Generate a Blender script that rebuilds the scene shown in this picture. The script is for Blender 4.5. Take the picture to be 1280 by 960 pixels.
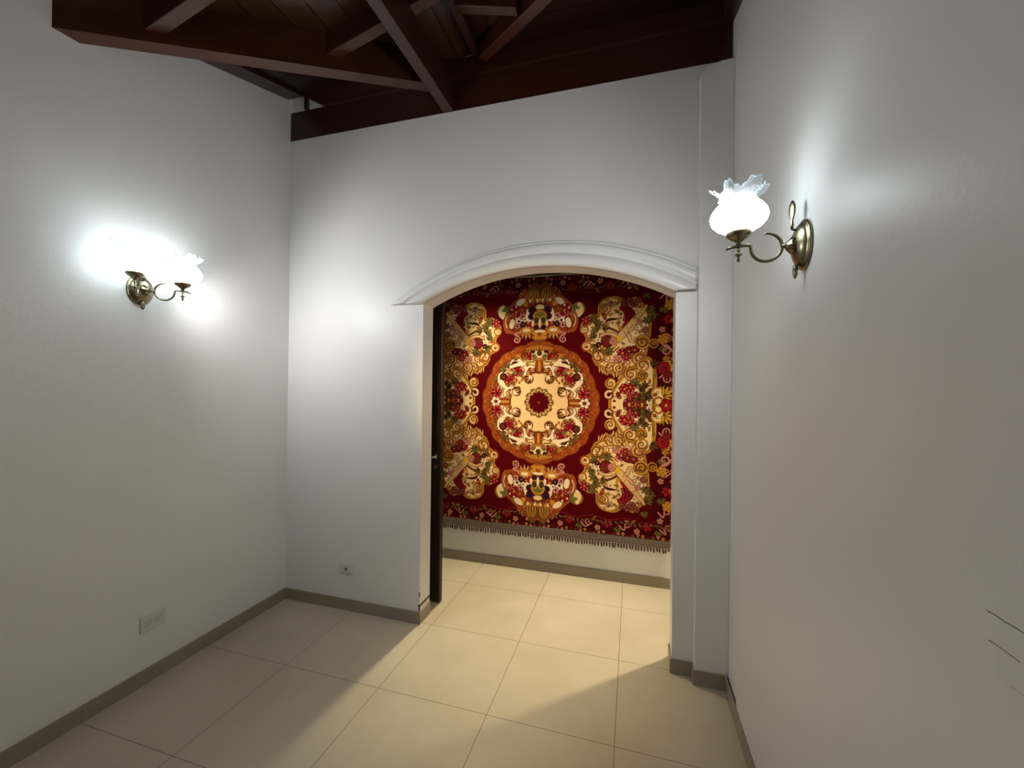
import bpy, bmesh, math, random
import numpy as np
from mathutils import Vector, Matrix

for o in list(bpy.data.objects):
    bpy.data.objects.remove(o)
SC = bpy.context.scene
COL = SC.collection

# ---------------------------------------------------------------- camera
YAW, PITCH, ROLL, FPX, CAM_H = 0.2831, 0.0010, 0.0122, 518.76, 1.5977
cy, sy, cp, sp = math.cos(YAW), math.sin(YAW), math.cos(PITCH), math.sin(PITCH)
fw = Vector((-sy * cp, cy * cp, sp)); rt = Vector((cy, sy, 0)); up = rt.cross(fw)
r2 = math.cos(ROLL) * rt + math.sin(ROLL) * up
u2 = -math.sin(ROLL) * rt + math.cos(ROLL) * up
cam_d = bpy.data.cameras.new('camera'); cam = bpy.data.objects.new('camera', cam_d); COL.objects.link(cam)
cam_d.sensor_width = 36; cam_d.lens = FPX / 1280 * 36; cam_d.clip_start = 0.02
cam.matrix_world = Matrix(((r2.x, u2.x, -fw.x, 0), (r2.y, u2.y, -fw.y, 0), (r2.z, u2.z, -fw.z, CAM_H), (0, 0, 0, 1)))
SC.camera = cam

# ---------------------------------------------------------------- world, light levels, exposure
w = bpy.data.worlds.new('world'); SC.world = w; w.use_nodes = True
w.node_tree.nodes['Background'].inputs[0].default_value = (0.6, 0.65, 0.7, 1)
w.node_tree.nodes['Background'].inputs[1].default_value = 0.0
SC.view_settings.view_transform = 'Standard'
SC.view_settings.look = 'None'
SC.view_settings.gamma = 1
SC.view_settings.use_curve_mapping = False
SC.view_settings.exposure = 0.0
SC.cycles.max_bounces = 10; SC.cycles.diffuse_bounces = 6; SC.cycles.transparent_max_bounces = 12
SC.cycles.sample_clamp_indirect = 4
SCONCE_W = 1.2
SCONCE_SPREAD_W = 54.0
SPREAD_COL = (1.0, 0.965, 0.93)
SCONCE_COL = (0.86, 0.97, 1.0)
HALL_W = 235.0
HALL_COL = (1.0, 0.87, 0.56)


def spot(name, loc, target, power, col, size, blend, rad=0.04):
    d = bpy.data.lights.new(name, 'SPOT'); o = bpy.data.objects.new(name, d); COL.objects.link(o)
    d.energy = power; d.color = col; d.spot_size = math.radians(size); d.spot_blend = blend; d.shadow_soft_size = rad
    o.location = loc
    o.rotation_euler = (Vector(target) - Vector(loc)).to_track_quat('-Z', 'Y').to_euler()
    return o


spot('hall_downlight', (-1.28, 3.28, 2.70), (-0.98, 2.84, 0.0), HALL_W, HALL_COL, 66, 1.0)
spot('hall_downlight', (0.92, 3.26, 2.70), (0.40, 2.86, 0.0), HALL_W, HALL_COL, 70, 1.0)

# added warm spot with no fixture, brightens the tapestry through the archway
spot('tapestry_fill_spot', (-0.72, -0.6, 2.35), (-0.70, 3.47, 1.36), 450, (1.0, 0.74, 0.42), 29, 1.0, 0.10)
# weak neutral fill added behind the viewer, no lamp modelled there
ld = bpy.data.lights.new('room_fill', 'POINT'); lo = bpy.data.objects.new('room_fill', ld); COL.objects.link(lo)
ld.energy = 2.5; ld.color = (0.97, 0.97, 1.0); ld.shadow_soft_size = 0.18; lo.location = (-1.0, -1.3, 2.45)

# ---------------------------------------------------------------- room dimensions (metres)
XL, XR, YB, YF, YN = -2.446, 0.50, 2.4826, 3.4966, -2.2
WT = 0.14                      # thickness of the wall with the arch
OL, OR = -1.343, 0.226         # sides of the archway
SPR = 2.12                     # spring line of the arch
ACX, ACZ, AR = -0.5585, 0.6415, 1.675
PX, PY = 0.335, 2.42           # pilaster
ZB = 3.372                     # top of the arched wall, bottom of the ring beam
ZX, SX = 3.33, 0.276           # boards rising from the left wall
XRIDGE = -0.97
TX, TY = -1.8598, 1.8979       # a tile joint
T = 0.6


def roof_x(x):
    return ZX + SX * (x + 2.446) if x < XRIDGE else ZX + SX * (XRIDGE + 2.446) - SX * (x - XRIDGE)


def roof_y(y):
    return ZX + 0.288 * (y - 1.22)


# ---------------------------------------------------------------- helpers
def tag(o, label=None, cat=None, group=None, kind=None):
    if label: o['label'] = label
    if cat: o['category'] = cat
    if group: o['group'] = group
    if kind: o['kind'] = kind
    return o


def obj(name, bm, m, parent=None, smooth=False, bevel=0, loc=None):
    me = bpy.data.meshes.new(name)
    bmesh.ops.recalc_face_normals(bm, faces=bm.faces[:])
    bm.to_mesh(me); bm.free()
    for p in me.polygons: p.use_smooth = smooth
    me.materials.append(m)
    o = bpy.data.objects.new(name, me); COL.objects.link(o)
    if parent: o.parent = parent
    if loc: o.location = loc
    if bevel:
        b = o.modifiers.new('bevel', 'BEVEL'); b.width = bevel; b.segments = 2; b.limit_method = 'ANGLE'
    return o


def empty(name, loc=(0, 0, 0), rz=0):
    o = bpy.data.objects.new(name, None); COL.objects.link(o); o.location = loc; o.rotation_euler = (0, 0, rz)
    o.empty_display_size = 0.1
    return o


def box(bm, x0, x1, y0, y1, z0, z1):
    v = [bm.verts.new(p) for p in ((x0, y0, z0), (x1, y0, z0), (x1, y1, z0), (x0, y1, z0), (x0, y0, z1), (x1, y0, z1), (x1, y1, z1), (x0, y1, z1))]
    for f in ((0, 1, 2, 3), (4, 5, 6, 7), (0, 1, 5, 4), (1, 2, 6, 5), (2, 3, 7, 6), (3, 0, 4, 7)):
        bm.faces.new([v[i] for i in f])


def boxbm(*a):
    bm = bmesh.new(); box(bm, *a); return bm


def prism(bm, poly, d):
    """poly: list of 3-D points of a planar face, d: extrusion vector"""
    a = [bm.verts.new(p) for p in poly]; b = [bm.verts.new(Vector(p) + Vector(d)) for p in poly]
    bm.faces.new(a); bm.faces.new(b[::-1])
    n = len(a)
    for i in range(n): bm.faces.new((a[i], a[(i + 1) % n], b[(i + 1) % n], b[i]))


def prismbm(poly, d):
    bm = bmesh.new(); prism(bm, poly, d); return bm


def tube(bm, pts, rad, n=10, caps=True):
    pts = [Vector(p) for p in pts]
    rads = rad if hasattr(rad, '__len__') else [rad] * len(pts)
    rings = []; ref = None
    for i, p in enumerate(pts):
        t = (pts[min(i + 1, len(pts) - 1)] - pts[max(i - 1, 0)]).normalized()
        if ref is None:
            ref = Vector((0, 1, 0)) if abs(t.y) < 0.9 else Vector((1, 0, 0))
        a = (ref - t * ref.dot(t)).normalized(); b = t.cross(a); ref = a
        rings.append([bm.verts.new(p + (a * math.cos(k * 2 * math.pi / n) + b * math.sin(k * 2 * math.pi / n)) * rads[i]) for k in range(n)])
    for r0, r1 in zip(rings, rings[1:]):
        for k in range(n): bm.faces.new((r0[k], r0[(k + 1) % n], r1[(k + 1) % n], r1[k]))
    if caps: bm.faces.new(rings[0]); bm.faces.new(rings[-1][::-1])


def lathe(bm, prof, n=28, c=(0, 0, 0), fn=None, close=True):
    """prof: (radius, z) list, revolved round the vertical axis at c"""
    rings = []
    for i, (r, z) in enumerate(prof):
        ring = []
        for k in range(n):
            th = 2 * math.pi * k / n
            rr, zz = (r, z) if fn is None else fn(i, th, r, z)
            ring.append(bm.verts.new((c[0] + rr * math.cos(th), c[1] + rr * math.sin(th), c[2] + zz)))
        rings.append(ring)
    for a, b in zip(rings, rings[1:]):
        for k in range(n): bm.faces.new((a[k], a[(k + 1) % n], b[(k + 1) % n], b[k]))
    if close: bm.faces.new(rings[0][::-1]); bm.faces.new(rings[-1])


# ---------------------------------------------------------------- materials
class NT:
    def __init__(s, name, rough=0.5, metal=0.0, col=(0.8, 0.8, 0.8), spec=0.5):
        s.m = bpy.data.materials.new(name); s.m.use_nodes = True
        s.t = s.m.node_tree; s.b = s.t.nodes['Principled BSDF']
        s.b.inputs['Base Color'].default_value = (*col, 1); s.b.inputs['Roughness'].default_value = rough
        s.b.inputs['Metallic'].default_value = metal; s.b.inputs['Specular IOR Level'].default_value = spec

    def n(s, typ, **k):
        nd = s.t.nodes.new(typ)
        for a, v in k.items(): setattr(nd, a, v)
        return nd

    def l(s, a, b): s.t.links.new(a, b)

    def math(s, op, a, b=None, c=None):
        nd = s.n('ShaderNodeMath', operation=op)
        for i, v in enumerate((a, b, c)):
            if v is None: continue
            if isinstance(v, (int, float)): nd.inputs[i].default_value = v
            else: s.l(v, nd.inputs[i])
        return nd.outputs[0]

    def pos(s):
        g = s.n('ShaderNodeNewGeometry'); x = s.n('ShaderNodeSeparateXYZ'); s.l(g.outputs['Position'], x.inputs[0])
        return g.outputs['Position'], x.outputs

    def noise(s, vec, scale, detail=3, rough=0.5):
        nd = s.n('ShaderNodeTexNoise'); nd.inputs['Scale'].default_value = scale
        nd.inputs['Detail'].default_value = detail; nd.inputs['Roughness'].default_value = rough
        if vec is not None: s.l(vec, nd.inputs['Vector'])
        return nd.outputs['Fac']

    def mix(s, fac, a, b):
        nd = s.n('ShaderNodeMix', data_type='RGBA')
        if isinstance(fac, (int, float)): nd.inputs[0].default_value = fac
        else: s.l(fac, nd.inputs[0])
        for i, v in ((6, a), (7, b)):
            if isinstance(v, tuple): nd.inputs[i].default_value = (*v, 1)
            else: s.l(v, nd.inputs[i])
        return nd.outputs[2]

    def ramp(s, fac, lo, hi):
        nd = s.n('ShaderNodeMapRange'); nd.clamp = True
        s.l(fac, nd.inputs[0]); nd.inputs[1].default_value = lo; nd.inputs[2].default_value = hi
        return nd.outputs[0]

    def bump(s, h, strength, dist):
        nd = s.n('ShaderNodeBump'); nd.inputs['Strength'].default_value = strength; nd.inputs['Distance'].default_value = dist
        s.l(h, nd.inputs['Height']); s.l(nd.outputs[0], s.b.inputs['Normal'])

    def color(s, c): s.l(c, s.b.inputs['Base Color'])


def paint(name, kind=''):
    t = NT(name, rough=0.42, col=(0.80, 0.795, 0.775), spec=0.4)
    p, c = t.pos()
    n1 = t.noise(p, 9, 4); n2 = t.noise(p, 70, 2); n3 = t.noise(p, 1.6, 3)
    base = t.mix(t.ramp(n3, 0.3, 0.7), (0.79, 0.785, 0.765), (0.82, 0.815, 0.80))
    if kind == 'back':      # chipped edge at the foot of the left jamb
        edge = t.math('MULTIPLY', t.math('GREATER_THAN', c[0], -1.352), t.math('LESS_THAN', c[0], -1.336))
        edge = t.math('MULTIPLY', edge, t.math('LESS_THAN', c[2], 0.36))
        edge = t.math('MULTIPLY', edge, t.math('LESS_THAN', c[1], 2.491))
        chip = t.math('MULTIPLY', edge, t.math('GREATER_THAN', t.math('ADD', t.noise(p, 30, 4), t.math('MULTIPLY', c[2], -0.9)), 0.38))
        dx = t.math('SUBTRACT', c[0], -1.345); dz = t.math('SUBTRACT', c[2], 0.118)
        dot = t.math('LESS_THAN', t.math('ADD', t.math('MULTIPLY', dx, dx), t.math('MULTIPLY', dz, dz)), 0.00011)
        base = t.mix(t.math('MAXIMUM', chip, dot), base, (0.13, 0.08, 0.06))
    if kind == 'right':     # two scratches and a greenish rub mark
        for z, y0, y1 in ((1.277, 0.60, 0.777), (1.236, 0.722, 0.773), (1.195, 0.70, 0.735)):
            wob = t.math('ADD', c[2], t.math('MULTIPLY', t.math('SUBTRACT', t.noise(p, 60, 2), 0.5), 0.003))
            m = t.math('LESS_THAN', t.math('ABSOLUTE', t.math('SUBTRACT', wob, z)), 0.0011 if z > 1.2 else 0.0006)
            m = t.math('MULTIPLY', m, t.math('MULTIPLY', t.math('LESS_THAN', c[1], y1), t.math('GREATER_THAN', c[1], y0)))
            base = t.mix(m, base, (0.16, 0.16, 0.14) if z > 1.2 else (0.45, 0.43, 0.36))
        dy = t.math('SUBTRACT', c[1], 0.70); dz = t.math('SUBTRACT', c[2], 1.225)
        rr = t.math('ADD', t.math('MULTIPLY', dy, dy), t.math('MULTIPLY', dz, dz))
        m = t.math('MULTIPLY', t.math('SUBTRACT', 1.0, t.ramp(rr, 0.0, 0.0055)), t.ramp(n1, 0.3, 0.7))
        base = t.mix(t.math('MULTIPLY', m, 0.5), base, (0.62, 0.63, 0.46))
    t.color(base)
    h = t.math('ADD', t.math('MULTIPLY', n1, 1.0), t.math('MULTIPLY', n2, 0.25))
    t.bump(h, 0.25 if kind != 'left' else 0.4, 0.006)
    return t.m


def tiles():
    t = NT('polished_porcelain_tile', rough=0.16, spec=0.45)
    p, c = t.pos()

    def line(v, off):
        f = t.math('FRACT', t.math('ADD', t.math('DIVIDE', t.math('SUBTRACT', v, off), T), 100.0))
        return t.math('LESS_THAN', t.math('ABSOLUTE', t.math('SUBTRACT', f, 0.5)), 0.5 - 0.0030)
    tile = t.math('MULTIPLY', line(c[0], TX), line(c[1], TY))
    n = t.noise(p, 3.0, 5, 0.6)
    b = t.mix(t.ramp(n, 0.3, 0.7), (0.50, 0.43, 0.325), (0.56, 0.485, 0.375))
    t.color(t.mix(tile, (0.20, 0.155, 0.10), b))
    t.l(t.math('SUBTRACT', 0.55, t.math('MULTIPLY', tile, 0.30)), t.b.inputs['Roughness'])
    t.bump(tile, 0.4, 0.002)
    return t.m


def skirting():
    t = NT('greige_skirting_tile', rough=0.3)
    p, c = t.pos()

    def line(v, off):
        f = t.math('FRACT', t.math('ADD', t.math('DIVIDE', t.math('SUBTRACT', v, off), T), 100.0))
        return t.math('LESS_THAN', t.math('ABSOLUTE', t.math('SUBTRACT', f, 0.5)), 0.5 - 0.0025)
    tile = t.math('MULTIPLY', line(c[0], TX), line(c[1], TY))
    n = t.noise(p, 6.0, 4)
    b = t.mix(n, (0.27, 0.225, 0.17), (0.33, 0.28, 0.215))
    t.color(t.mix(tile, (0.19, 0.155, 0.115), b))
    return t.m


def wood(name, a, b, rough, axis='x', scale=5.0):
    t = NT(name, rough=rough, spec=0.5)
    tc = t.n('ShaderNodeTexCoord'); mp = t.n('ShaderNodeMapping')
    s = {'x': (0.6, 9, 9), 'y': (9, 0.6, 9), 'd': (3, 3, 9)}[axis]
    mp.inputs['Scale'].default_value = s
    t.l(tc.outputs['Object'], mp.inputs[0])
    n = t.noise(mp.outputs[0], scale, 6, 0.65)
    n2 = t.noise(mp.outputs[0], 0.7, 2)
    c1 = t.mix(t.ramp(n, 0.3, 0.7), a, b)
    t.color(t.mix(t.math('MULTIPLY', t.ramp(n2, 0.35, 0.7), 0.5), c1, tuple(v * 0.55 for v in a)))
    t.bump(n, 0.08, 0.004)
    return t.m


M = {}
M['paint'] = paint('white_wall_paint')
M['paint_left'] = paint('white_rough_wall_paint', 'left')
M['paint_back'] = paint('white_wall_paint_chipped', 'back')
M['paint_right'] = paint('white_wall_paint_scratched', 'right')
M['plaster'] = NT('white_gloss_plaster', rough=0.3, col=(0.82, 0.82, 0.80)).m
M['floor'] = tiles()
M['skirting'] = skirting()
M['wood_d'] = wood('varnished_mahogany_beam', (0.055, 0.012, 0.006), (0.085, 0.022, 0.011), 0.28, 'd')
M['wood_h'] = wood('varnished_mahogany_hip', (0.062, 0.014, 0.0065), (0.095, 0.026, 0.013), 0.28, 'd')
M['wood_x'] = wood('varnished_mahogany_ring_beam', (0.036, 0.0075, 0.0035), (0.055, 0.013, 0.006), 0.32, 'x')
M['wood_y'] = wood('varnished_mahogany_tie', (0.036, 0.010, 0.006), (0.055, 0.017, 0.010), 0.34, 'y')
M['board_y'] = wood('varnished_ceiling_board', (0.042, 0.013, 0.006), (0.062, 0.021, 0.010), 0.24, 'y')
M['board_x'] = wood('varnished_ceiling_board_cross', (0.020, 0.0045, 0.0025), (0.03, 0.008, 0.004), 0.34, 'x')
M['door'] = wood('dark_stained_door_wood', (0.022, 0.011, 0.007), (0.036, 0.017, 0.011), 0.4, 'x')
M['brass'] = NT('antique_brass', rough=0.27, metal=1.0, col=(0.24, 0.205, 0.13)).m
M['steel'] = NT('brushed_steel', rough=0.35, metal=1.0, col=(0.25, 0.23, 0.20)).m
M['ivory'] = NT('ivory_plastic', rough=0.4, col=(0.70, 0.69, 0.64)).m
M['ivory_b'] = NT('ivory_plastic_insert', rough=0.45, col=(0.62, 0.61, 0.55)).m
M['black'] = NT('dark_slot', rough=0.6, col=(0.10, 0.10, 0.10)).m


def glass_mat():
    m = bpy.data.materials.new('frosted_opal_glass'); m.use_nodes = True; t = m.node_tree; t.nodes.clear()
    out = t.nodes.new('ShaderNodeOutputMaterial')
    tr = t.nodes.new('ShaderNodeBsdfTransparent'); tr.inputs[0].default_value = (0.95, 0.98, 1, 1)
    tl = t.nodes.new('ShaderNodeBsdfTranslucent'); tl.inputs[0].default_value = (0.92, 0.96, 1, 1)
    gl = t.nodes.new('ShaderNodeBsdfGlossy'); gl.inputs['Roughness'].default_value = 0.08
    em = t.nodes.new('ShaderNodeEmission'); em.inputs[0].default_value = (0.80, 0.95, 1, 1); em.inputs[1].default_value = 1.3
    a1 = t.nodes.new('ShaderNodeMixShader'); a1.inputs[0].default_value = 0.5
    a2 = t.nodes.new('ShaderNodeMixShader'); a2.inputs[0].default_value = 0.06
    ad = t.nodes.new('ShaderNodeAddShader')
    t.links.new(tl.outputs[0], a1.inputs[1]); t.links.new(tr.outputs[0], a1.inputs[2])
    t.links.new(a1.outputs[0], a2.inputs[1]); t.links.new(gl.outputs[0], a2.inputs[2])
    t.links.new(a2.outputs[0], ad.inputs[0]); t.links.new(em.outputs[0], ad.inputs[1])
    t.links.new(ad.outputs[0], out.inputs[0])
    return m


M['glass'] = glass_mat()


def clear_mat():
    m = bpy.data.materials.new('clear_ruffled_glass'); m.use_nodes = True; t = m.node_tree; t.nodes.clear()
    out = t.nodes.new('ShaderNodeOutputMaterial')
    tr = t.nodes.new('ShaderNodeBsdfTransparent'); tr.inputs[0].default_value = (0.93, 0.97, 1, 1)
    tl = t.nodes.new('ShaderNodeBsdfTranslucent'); tl.inputs[0].default_value = (0.5, 0.56, 0.6, 1)
    gl = t.nodes.new('ShaderNodeBsdfGlossy'); gl.inputs['Roughness'].default_value = 0.12
    a1 = t.nodes.new('ShaderNodeMixShader'); a1.inputs[0].default_value = 0.24
    a2 = t.nodes.new('ShaderNodeMixShader'); a2.inputs[0].default_value = 0.10
    t.links.new(tr.outputs[0], a1.inputs[1]); t.links.new(tl.outputs[0], a1.inputs[2])
    t.links.new(a1.outputs[0], a2.inputs[1]); t.links.new(gl.outputs[0], a2.inputs[2])
    t.links.new(a2.outputs[0], out.inputs[0])
    return m


M['clear'] = clear_mat()
bm_ = bpy.data.materials.new('lit_bulb'); bm_.use_nodes = True
bm_.node_tree.nodes['Principled BSDF'].inputs['Emission Color'].default_value = (0.85, 0.97, 1, 1)
bm_.node_tree.nodes['Principled BSDF'].inputs['Emission Strength'].default_value = 12
M['bulb'] = bm_

# ================================================================ THE SETTING
def struct(name, bm, m, **k):
    o = obj(name, bm, m, **k); o['kind'] = 'structure'; return o


HL, HR = -2.9, 1.9            # ends of the hall behind the arch
struct('floor', boxbm(HL, HR, YN, YF, -0.05, 0.0), M['floor'])
# left wall, its top following the roof
struct('wall_left', prismbm([(XL, YN, 0), (XL, YB, 0), (XL, YB, roof_y(YB) + 0.0), (XL, 1.22, ZX), (XL, YN, ZX)], (-0.15, 0, 0)), M['paint_left'])
# right wall: plaster belly towards the skirting just in front of the pilaster
bm = bmesh.new()
ys = [YN] + [YN + (2.19 - YN) * i / 30 for i in range(1, 31)] + [2.215, 2.24, 2.30, YB]
zs = [0, .03, .08] + [.08 + i * .08 for i in range(1, 17)] + [1.6, 2.0, 2.5, 3.0, 3.325]
def sst(a, b, v):
    v = min(max((v - a) / (b - a), 0), 1); return v * v * (3 - 2 * v)
gv = [[bm.verts.new((XR - 0.011 * (1 - sst(0.25, 1.25, z)) * (1 - sst(2.21, 2.225, y)), y, z)) for z in zs] for y in ys]
for i in range(len(ys) - 1):
    for j in range(len(zs) - 1): bm.faces.new((gv[i][j], gv[i + 1][j], gv[i + 1][j + 1], gv[i][j + 1]))
bk = [bm.verts.new(p) for p in ((XR + .15, YN, 0), (XR + .15, YB, 0), (XR + .15, YB, 3.325), (XR + .15, YN, 3.325))]
bm.faces.new(bk)
bm.faces.new([gv[i][0] for i in range(len(ys))] + [bk[1], bk[0]])
bm.faces.new([gv[i][-1] for i in range(len(ys))] + [bk[2], bk[3]])
bm.faces.new([gv[0][j] for j in range(len(zs))] + [bk[3], bk[0]])
bm.faces.new([gv[-1][j] for j in range(len(zs))] + [bk[2], bk[1]])
# gable triangle above, up to the roof over the back part
prism(bm, [(XR, 1.22, 3.325), (XR, YB, 3.325), (XR, YB, roof_y(YB)), (XR, 1.24, 3.335)], (0.15, 0, 0))
struct('wall_right', bm, M['paint_right'])
# the wall with the archway
def arc(cx, cz, r, xa, xb, n):
    a0 = math.asin((xa - cx) / r); a1 = math.asin((xb - cx) / r)
    return [(cx + r * math.sin(a0 + (a1 - a0) * i / n), cz + r * math.cos(a0 + (a1 - a0) * i / n)) for i in range(n + 1)]


inner = arc(ACX, ACZ, AR, OL, OR, 40)
poly = [(XL, YB, 0), (OL, YB, 0)] + [(x, YB, z) for x, z in inner] + [(OR, YB, 0), (XR, YB, 0), (XR, YB, ZB), (XL, YB, ZB)]
struct('wall_back', prismbm(poly, (0, WT, 0)), M['paint_back'])
up_z = 3.578
struct('wall_back', prismbm([(XL, YB, up_z), (XR, YB, up_z), (XR, YB, roof_y(YB)), (XRIDGE + .2, YB, roof_y(YB)), (XRIDGE, YB, 3.735), (XRIDGE - .2, YB, roof_y(YB)), (XL, YB, roof_y(YB))], (0, WT, 0)), M['paint'])
struct('wall_front', boxbm(XL, XR, YN - 0.12, YN, 0, 3.9), M['paint'])
# hall behind
struct('wall_far', boxbm(HL, HR, YF, YF + 0.12, -0.05, 2.85), M['paint'])
struct('wall_hall_left', boxbm(HL - 0.12, HL, YB + WT, YF, 0, 2.85), M['paint'])
struct('wall_hall_right', boxbm(HR, HR + 0.12, YB + WT, YF, 0, 2.85), M['paint'])
struct('wall_hall_near', boxbm(HL, XL, YB, YB + WT, 0, 2.85), M['paint'])
struct('wall_hall_near', boxbm(XR, HR, YB, YB + WT, 0, 2.85), M['paint'])
struct('ceiling', boxbm(HL, HR, YB + WT, YF, 2.85, 2.95), M['board_x'])
# pilaster with its rounded top corner
pz = 3.337
pp = [(PX, PY, 0), (XR, PY, 0), (XR, PY, pz), (PX + .10, PY, pz - .004), (PX + .055, PY, pz - .012), (PX + .025, PY, pz - .026), (PX + .006, PY, pz - .040), (PX, PY, pz - .055)]
struct('trim_2', prismbm(pp, (0, YB - PY, 0)), M['paint'], bevel=0.004)

# moulding over the arch
O_CX, O_CZ, O_R = -0.523, 0.676, 1.797
prof = [(0.0, 0.0), (0.0, 0.030), (0.006, 0.040), (0.018, 0.047), (0.034, 0.050), (0.050, 0.047), (0.064, 0.040), (0.072, 0.030), (0.076, 0.019), (0.082, 0.016),
        (0.088, 0.020), (0.094, 0.031), (0.104, 0.035), (0.120, 0.033), (0.134, 0.029), (0.136, 0.019), (0.139, 0.016), (0.143, 0.018), (0.150, 0.017), (0.156, 0.010), (0.158, 0.0)]
bm = bmesh.new(); rows = []
NS = 90
for d, p in prof:
    f = d / 0.158
    cx = ACX + (O_CX - ACX) * f; cz = ACZ + (O_CZ - ACZ) * f; r = AR + (O_R - AR) * f
    zcut = SPR + 0.006
    hw = math.sqrt(max(r * r - (zcut - cz) ** 2, 0))
    xa = cx - hw if f > 0 else OL
    xb = min(cx + hw, PX) if f > 0 else OR
    pts = arc(cx, cz, r, xa, xb, NS)
    rows.append([bm.verts.new((x, YB - p, z)) for x, z in pts])
for a, b in zip(rows, rows[1:]):
    for i in range(NS): bm.faces.new((a[i], a[i + 1], b[i + 1], b[i]))
for e in (0, NS): bm.faces.new([r[e] for r in rows])
for i in range(NS): bm.faces.new((rows[0][i], rows[-1][i], rows[-1][i + 1], rows[0][i + 1]))
struct('trim_1', bm, M['plaster'], smooth=False)
bpy.data.objects['trim_1'].data.polygons.foreach_set('use_smooth', [len(p.vertices) == 4 for p in bpy.data.objects['trim_1'].data.polygons])

# skirtings (parts of the rooms' walls, 79 mm tall)
BH, BT = 0.079, 0.009
struct('baseboard_left', boxbm(XL, XL + BT, YN, YB - BT, 0, BH), M['skirting'])
struct('baseboard_back', boxbm(XL, OL + BT, YB - BT, YB, 0, BH), M['skirting'])
struct('baseboard_jamb_left', boxbm(OL, OL + BT, YB, YB + WT, 0, BH), M['skirting'])
struct('baseboard_jamb_right', boxbm(OR - BT, OR, YB - BT, YB + WT, 0, BH), M['skirting'])
struct('baseboard_back', boxbm(OR, PX - BT, YB - BT, YB, 0, BH), M['skirting'])
struct('baseboard_pilaster', boxbm(PX - BT, XR - .012, PY - BT, PY, 0, BH), M['skirting'])
struct('baseboard_pilaster', boxbm(PX - BT, PX, PY, YB, 0, BH), M['skirting'])
struct('baseboard_right', boxbm(XR - .019, XR - .011, YN, PY - BT, 0, BH), M['skirting'])
struct('baseboard_far', boxbm(HL, HR, YF - BT, YF, 0, BH + 0.002), M['skirting'])

# ---------------------------------------------------------------- timber roof
VAL = lambda x: 1.22 + SX / 0.288 * (x + 2.446)            # valley in plan, left side
XRR = 2 * XRIDGE + 2.446                                   # where the right slope comes down to ZX


def valley(x):
    return VAL(x) if x < XRIDGE else VAL(2 * XRIDGE - x)


bm = bmesh.new(); th = 0.02
bw = 0.135
for side in (0, 1):
    lo, hi = (XL, XRIDGE) if side == 0 else (XRIDGE, XR)
    n = round((hi - lo) / bw)
    for i in range(n):
        a = lo + (hi - lo) * i / n + 0.0025; b = lo + (hi - lo) * (i + 1) / n - 0.0025
        prism(bm, [(a, YN, roof_x(a)), (b, YN, roof_x(b)), (b, min(valley(b), YB), roof_x(b)), (a, min(valley(a), YB), roof_x(a))], (0, 0, th))
        prism(bm, [(a - .003, YN, roof_x(a) + th), (b + .003, YN, roof_x(b) + th), (b + .003, min(valley(b), YB), roof_x(b) + th), (a - .003, min(valley(a), YB), roof_x(a) + th)], (0, 0, 0.012))
struct('ceiling', bm, M['board_y'])
bm = bmesh.new()
n = 9
for side in (0, 1):
    for i in range(n):
        a = 1.22 + (YB - 1.22) * i / n + 0.0025; b = 1.22 + (YB - 1.22) * (i + 1) / n - 0.0025
        xa = -2.446 + (a - 1.22) * 0.288 / SX; xb = -2.446 + (b - 1.22) * 0.288 / SX
        if side == 0: q = [(XL, a), (xa, a), (xb, b), (XL, b)]
        else: q = [(XR, a), (2 * XRIDGE - xa, a), (2 * XRIDGE - xb, b), (XR, b)]
        prism(bm, [(x, y, roof_y(y)) for x, y in q], (0, 0, th))
struct('ceiling', bm, M['board_x'])


def timber(name, p0, p1, width, depth, m, label, bevel=0.004, group=None, cat='roof beam'):
    """p0,p1: centre of the bottom face at both ends; depth goes up"""
    p0, p1 = Vector(p0), Vector(p1); d = p1 - p0; h = Vector((d.x, d.y, 0)).normalized(); s = Vector((-h.y, h.x, 0)) * width / 2
    rz = math.atan2(h.y, h.x)
    rot = Matrix.Rotation(-rz, 3, 'Z')
    bm = bmesh.new()
    pr = []
    for p in (p0, p1):
        q = rot @ (p - p0)
        pr.append([bm.verts.new(q + Vector((0, a * width / 2, z))) for a, z in ((-1, 0), (1, 0), (1, depth), (-1, depth))])
    a, b = pr
    bm.faces.new(a); bm.faces.new(b[::-1])
    for k in range(4): bm.faces.new((a[k], a[(k + 1) % 4], b[(k + 1) % 4], b[k]))
    o = obj(name, bm, m, bevel=bevel); o.location = p0; o.rotation_euler = (0, 0, rz)
    return tag(o, label, cat, group)


# ring beam lying in the arched wall
o = obj('ring_beam', boxbm(XL, XR, YB - 0.004, YB + WT, ZB, up_z), M['wood_x'])
tag(o, 'long dark mahogany beam lying along the top of the arched white wall', 'roof beam')
# diagonal hip beam from the left wall
hn0 = Vector((XL, 1.168, 3.128)); hf0 = Vector((XL, 1.263, 3.134))
hdir = Vector((0.7232, 0.6906, 0.1992)); hd_ = 0.205
bm = bmesh.new()
q0 = [hn0, hf0]; q1 = [hn0 + hdir * 1.700, hf0 + hdir * 1.700]
va = [bm.verts.new(p) for p in (q0[0], q0[1], q0[1] + Vector((0, 0, hd_)), q0[0] + Vector((0, 0, hd_)))]
vb = [bm.verts.new(p) for p in (q1[0], q1[1], q1[1] + Vector((0, 0, hd_)), q1[0] + Vector((0, 0, hd_)))]
bm.faces.new(va); bm.faces.new(vb[::-1])
for k in range(4): bm.faces.new((va[k], va[(k + 1) % 4], vb[(k + 1) % 4], vb[k]))
tag(obj('hip_beam', bm, M['wood_h']), 'heavy mahogany diagonal beam coming out of the left wall, nearest the left edge', 'roof beam')
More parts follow.
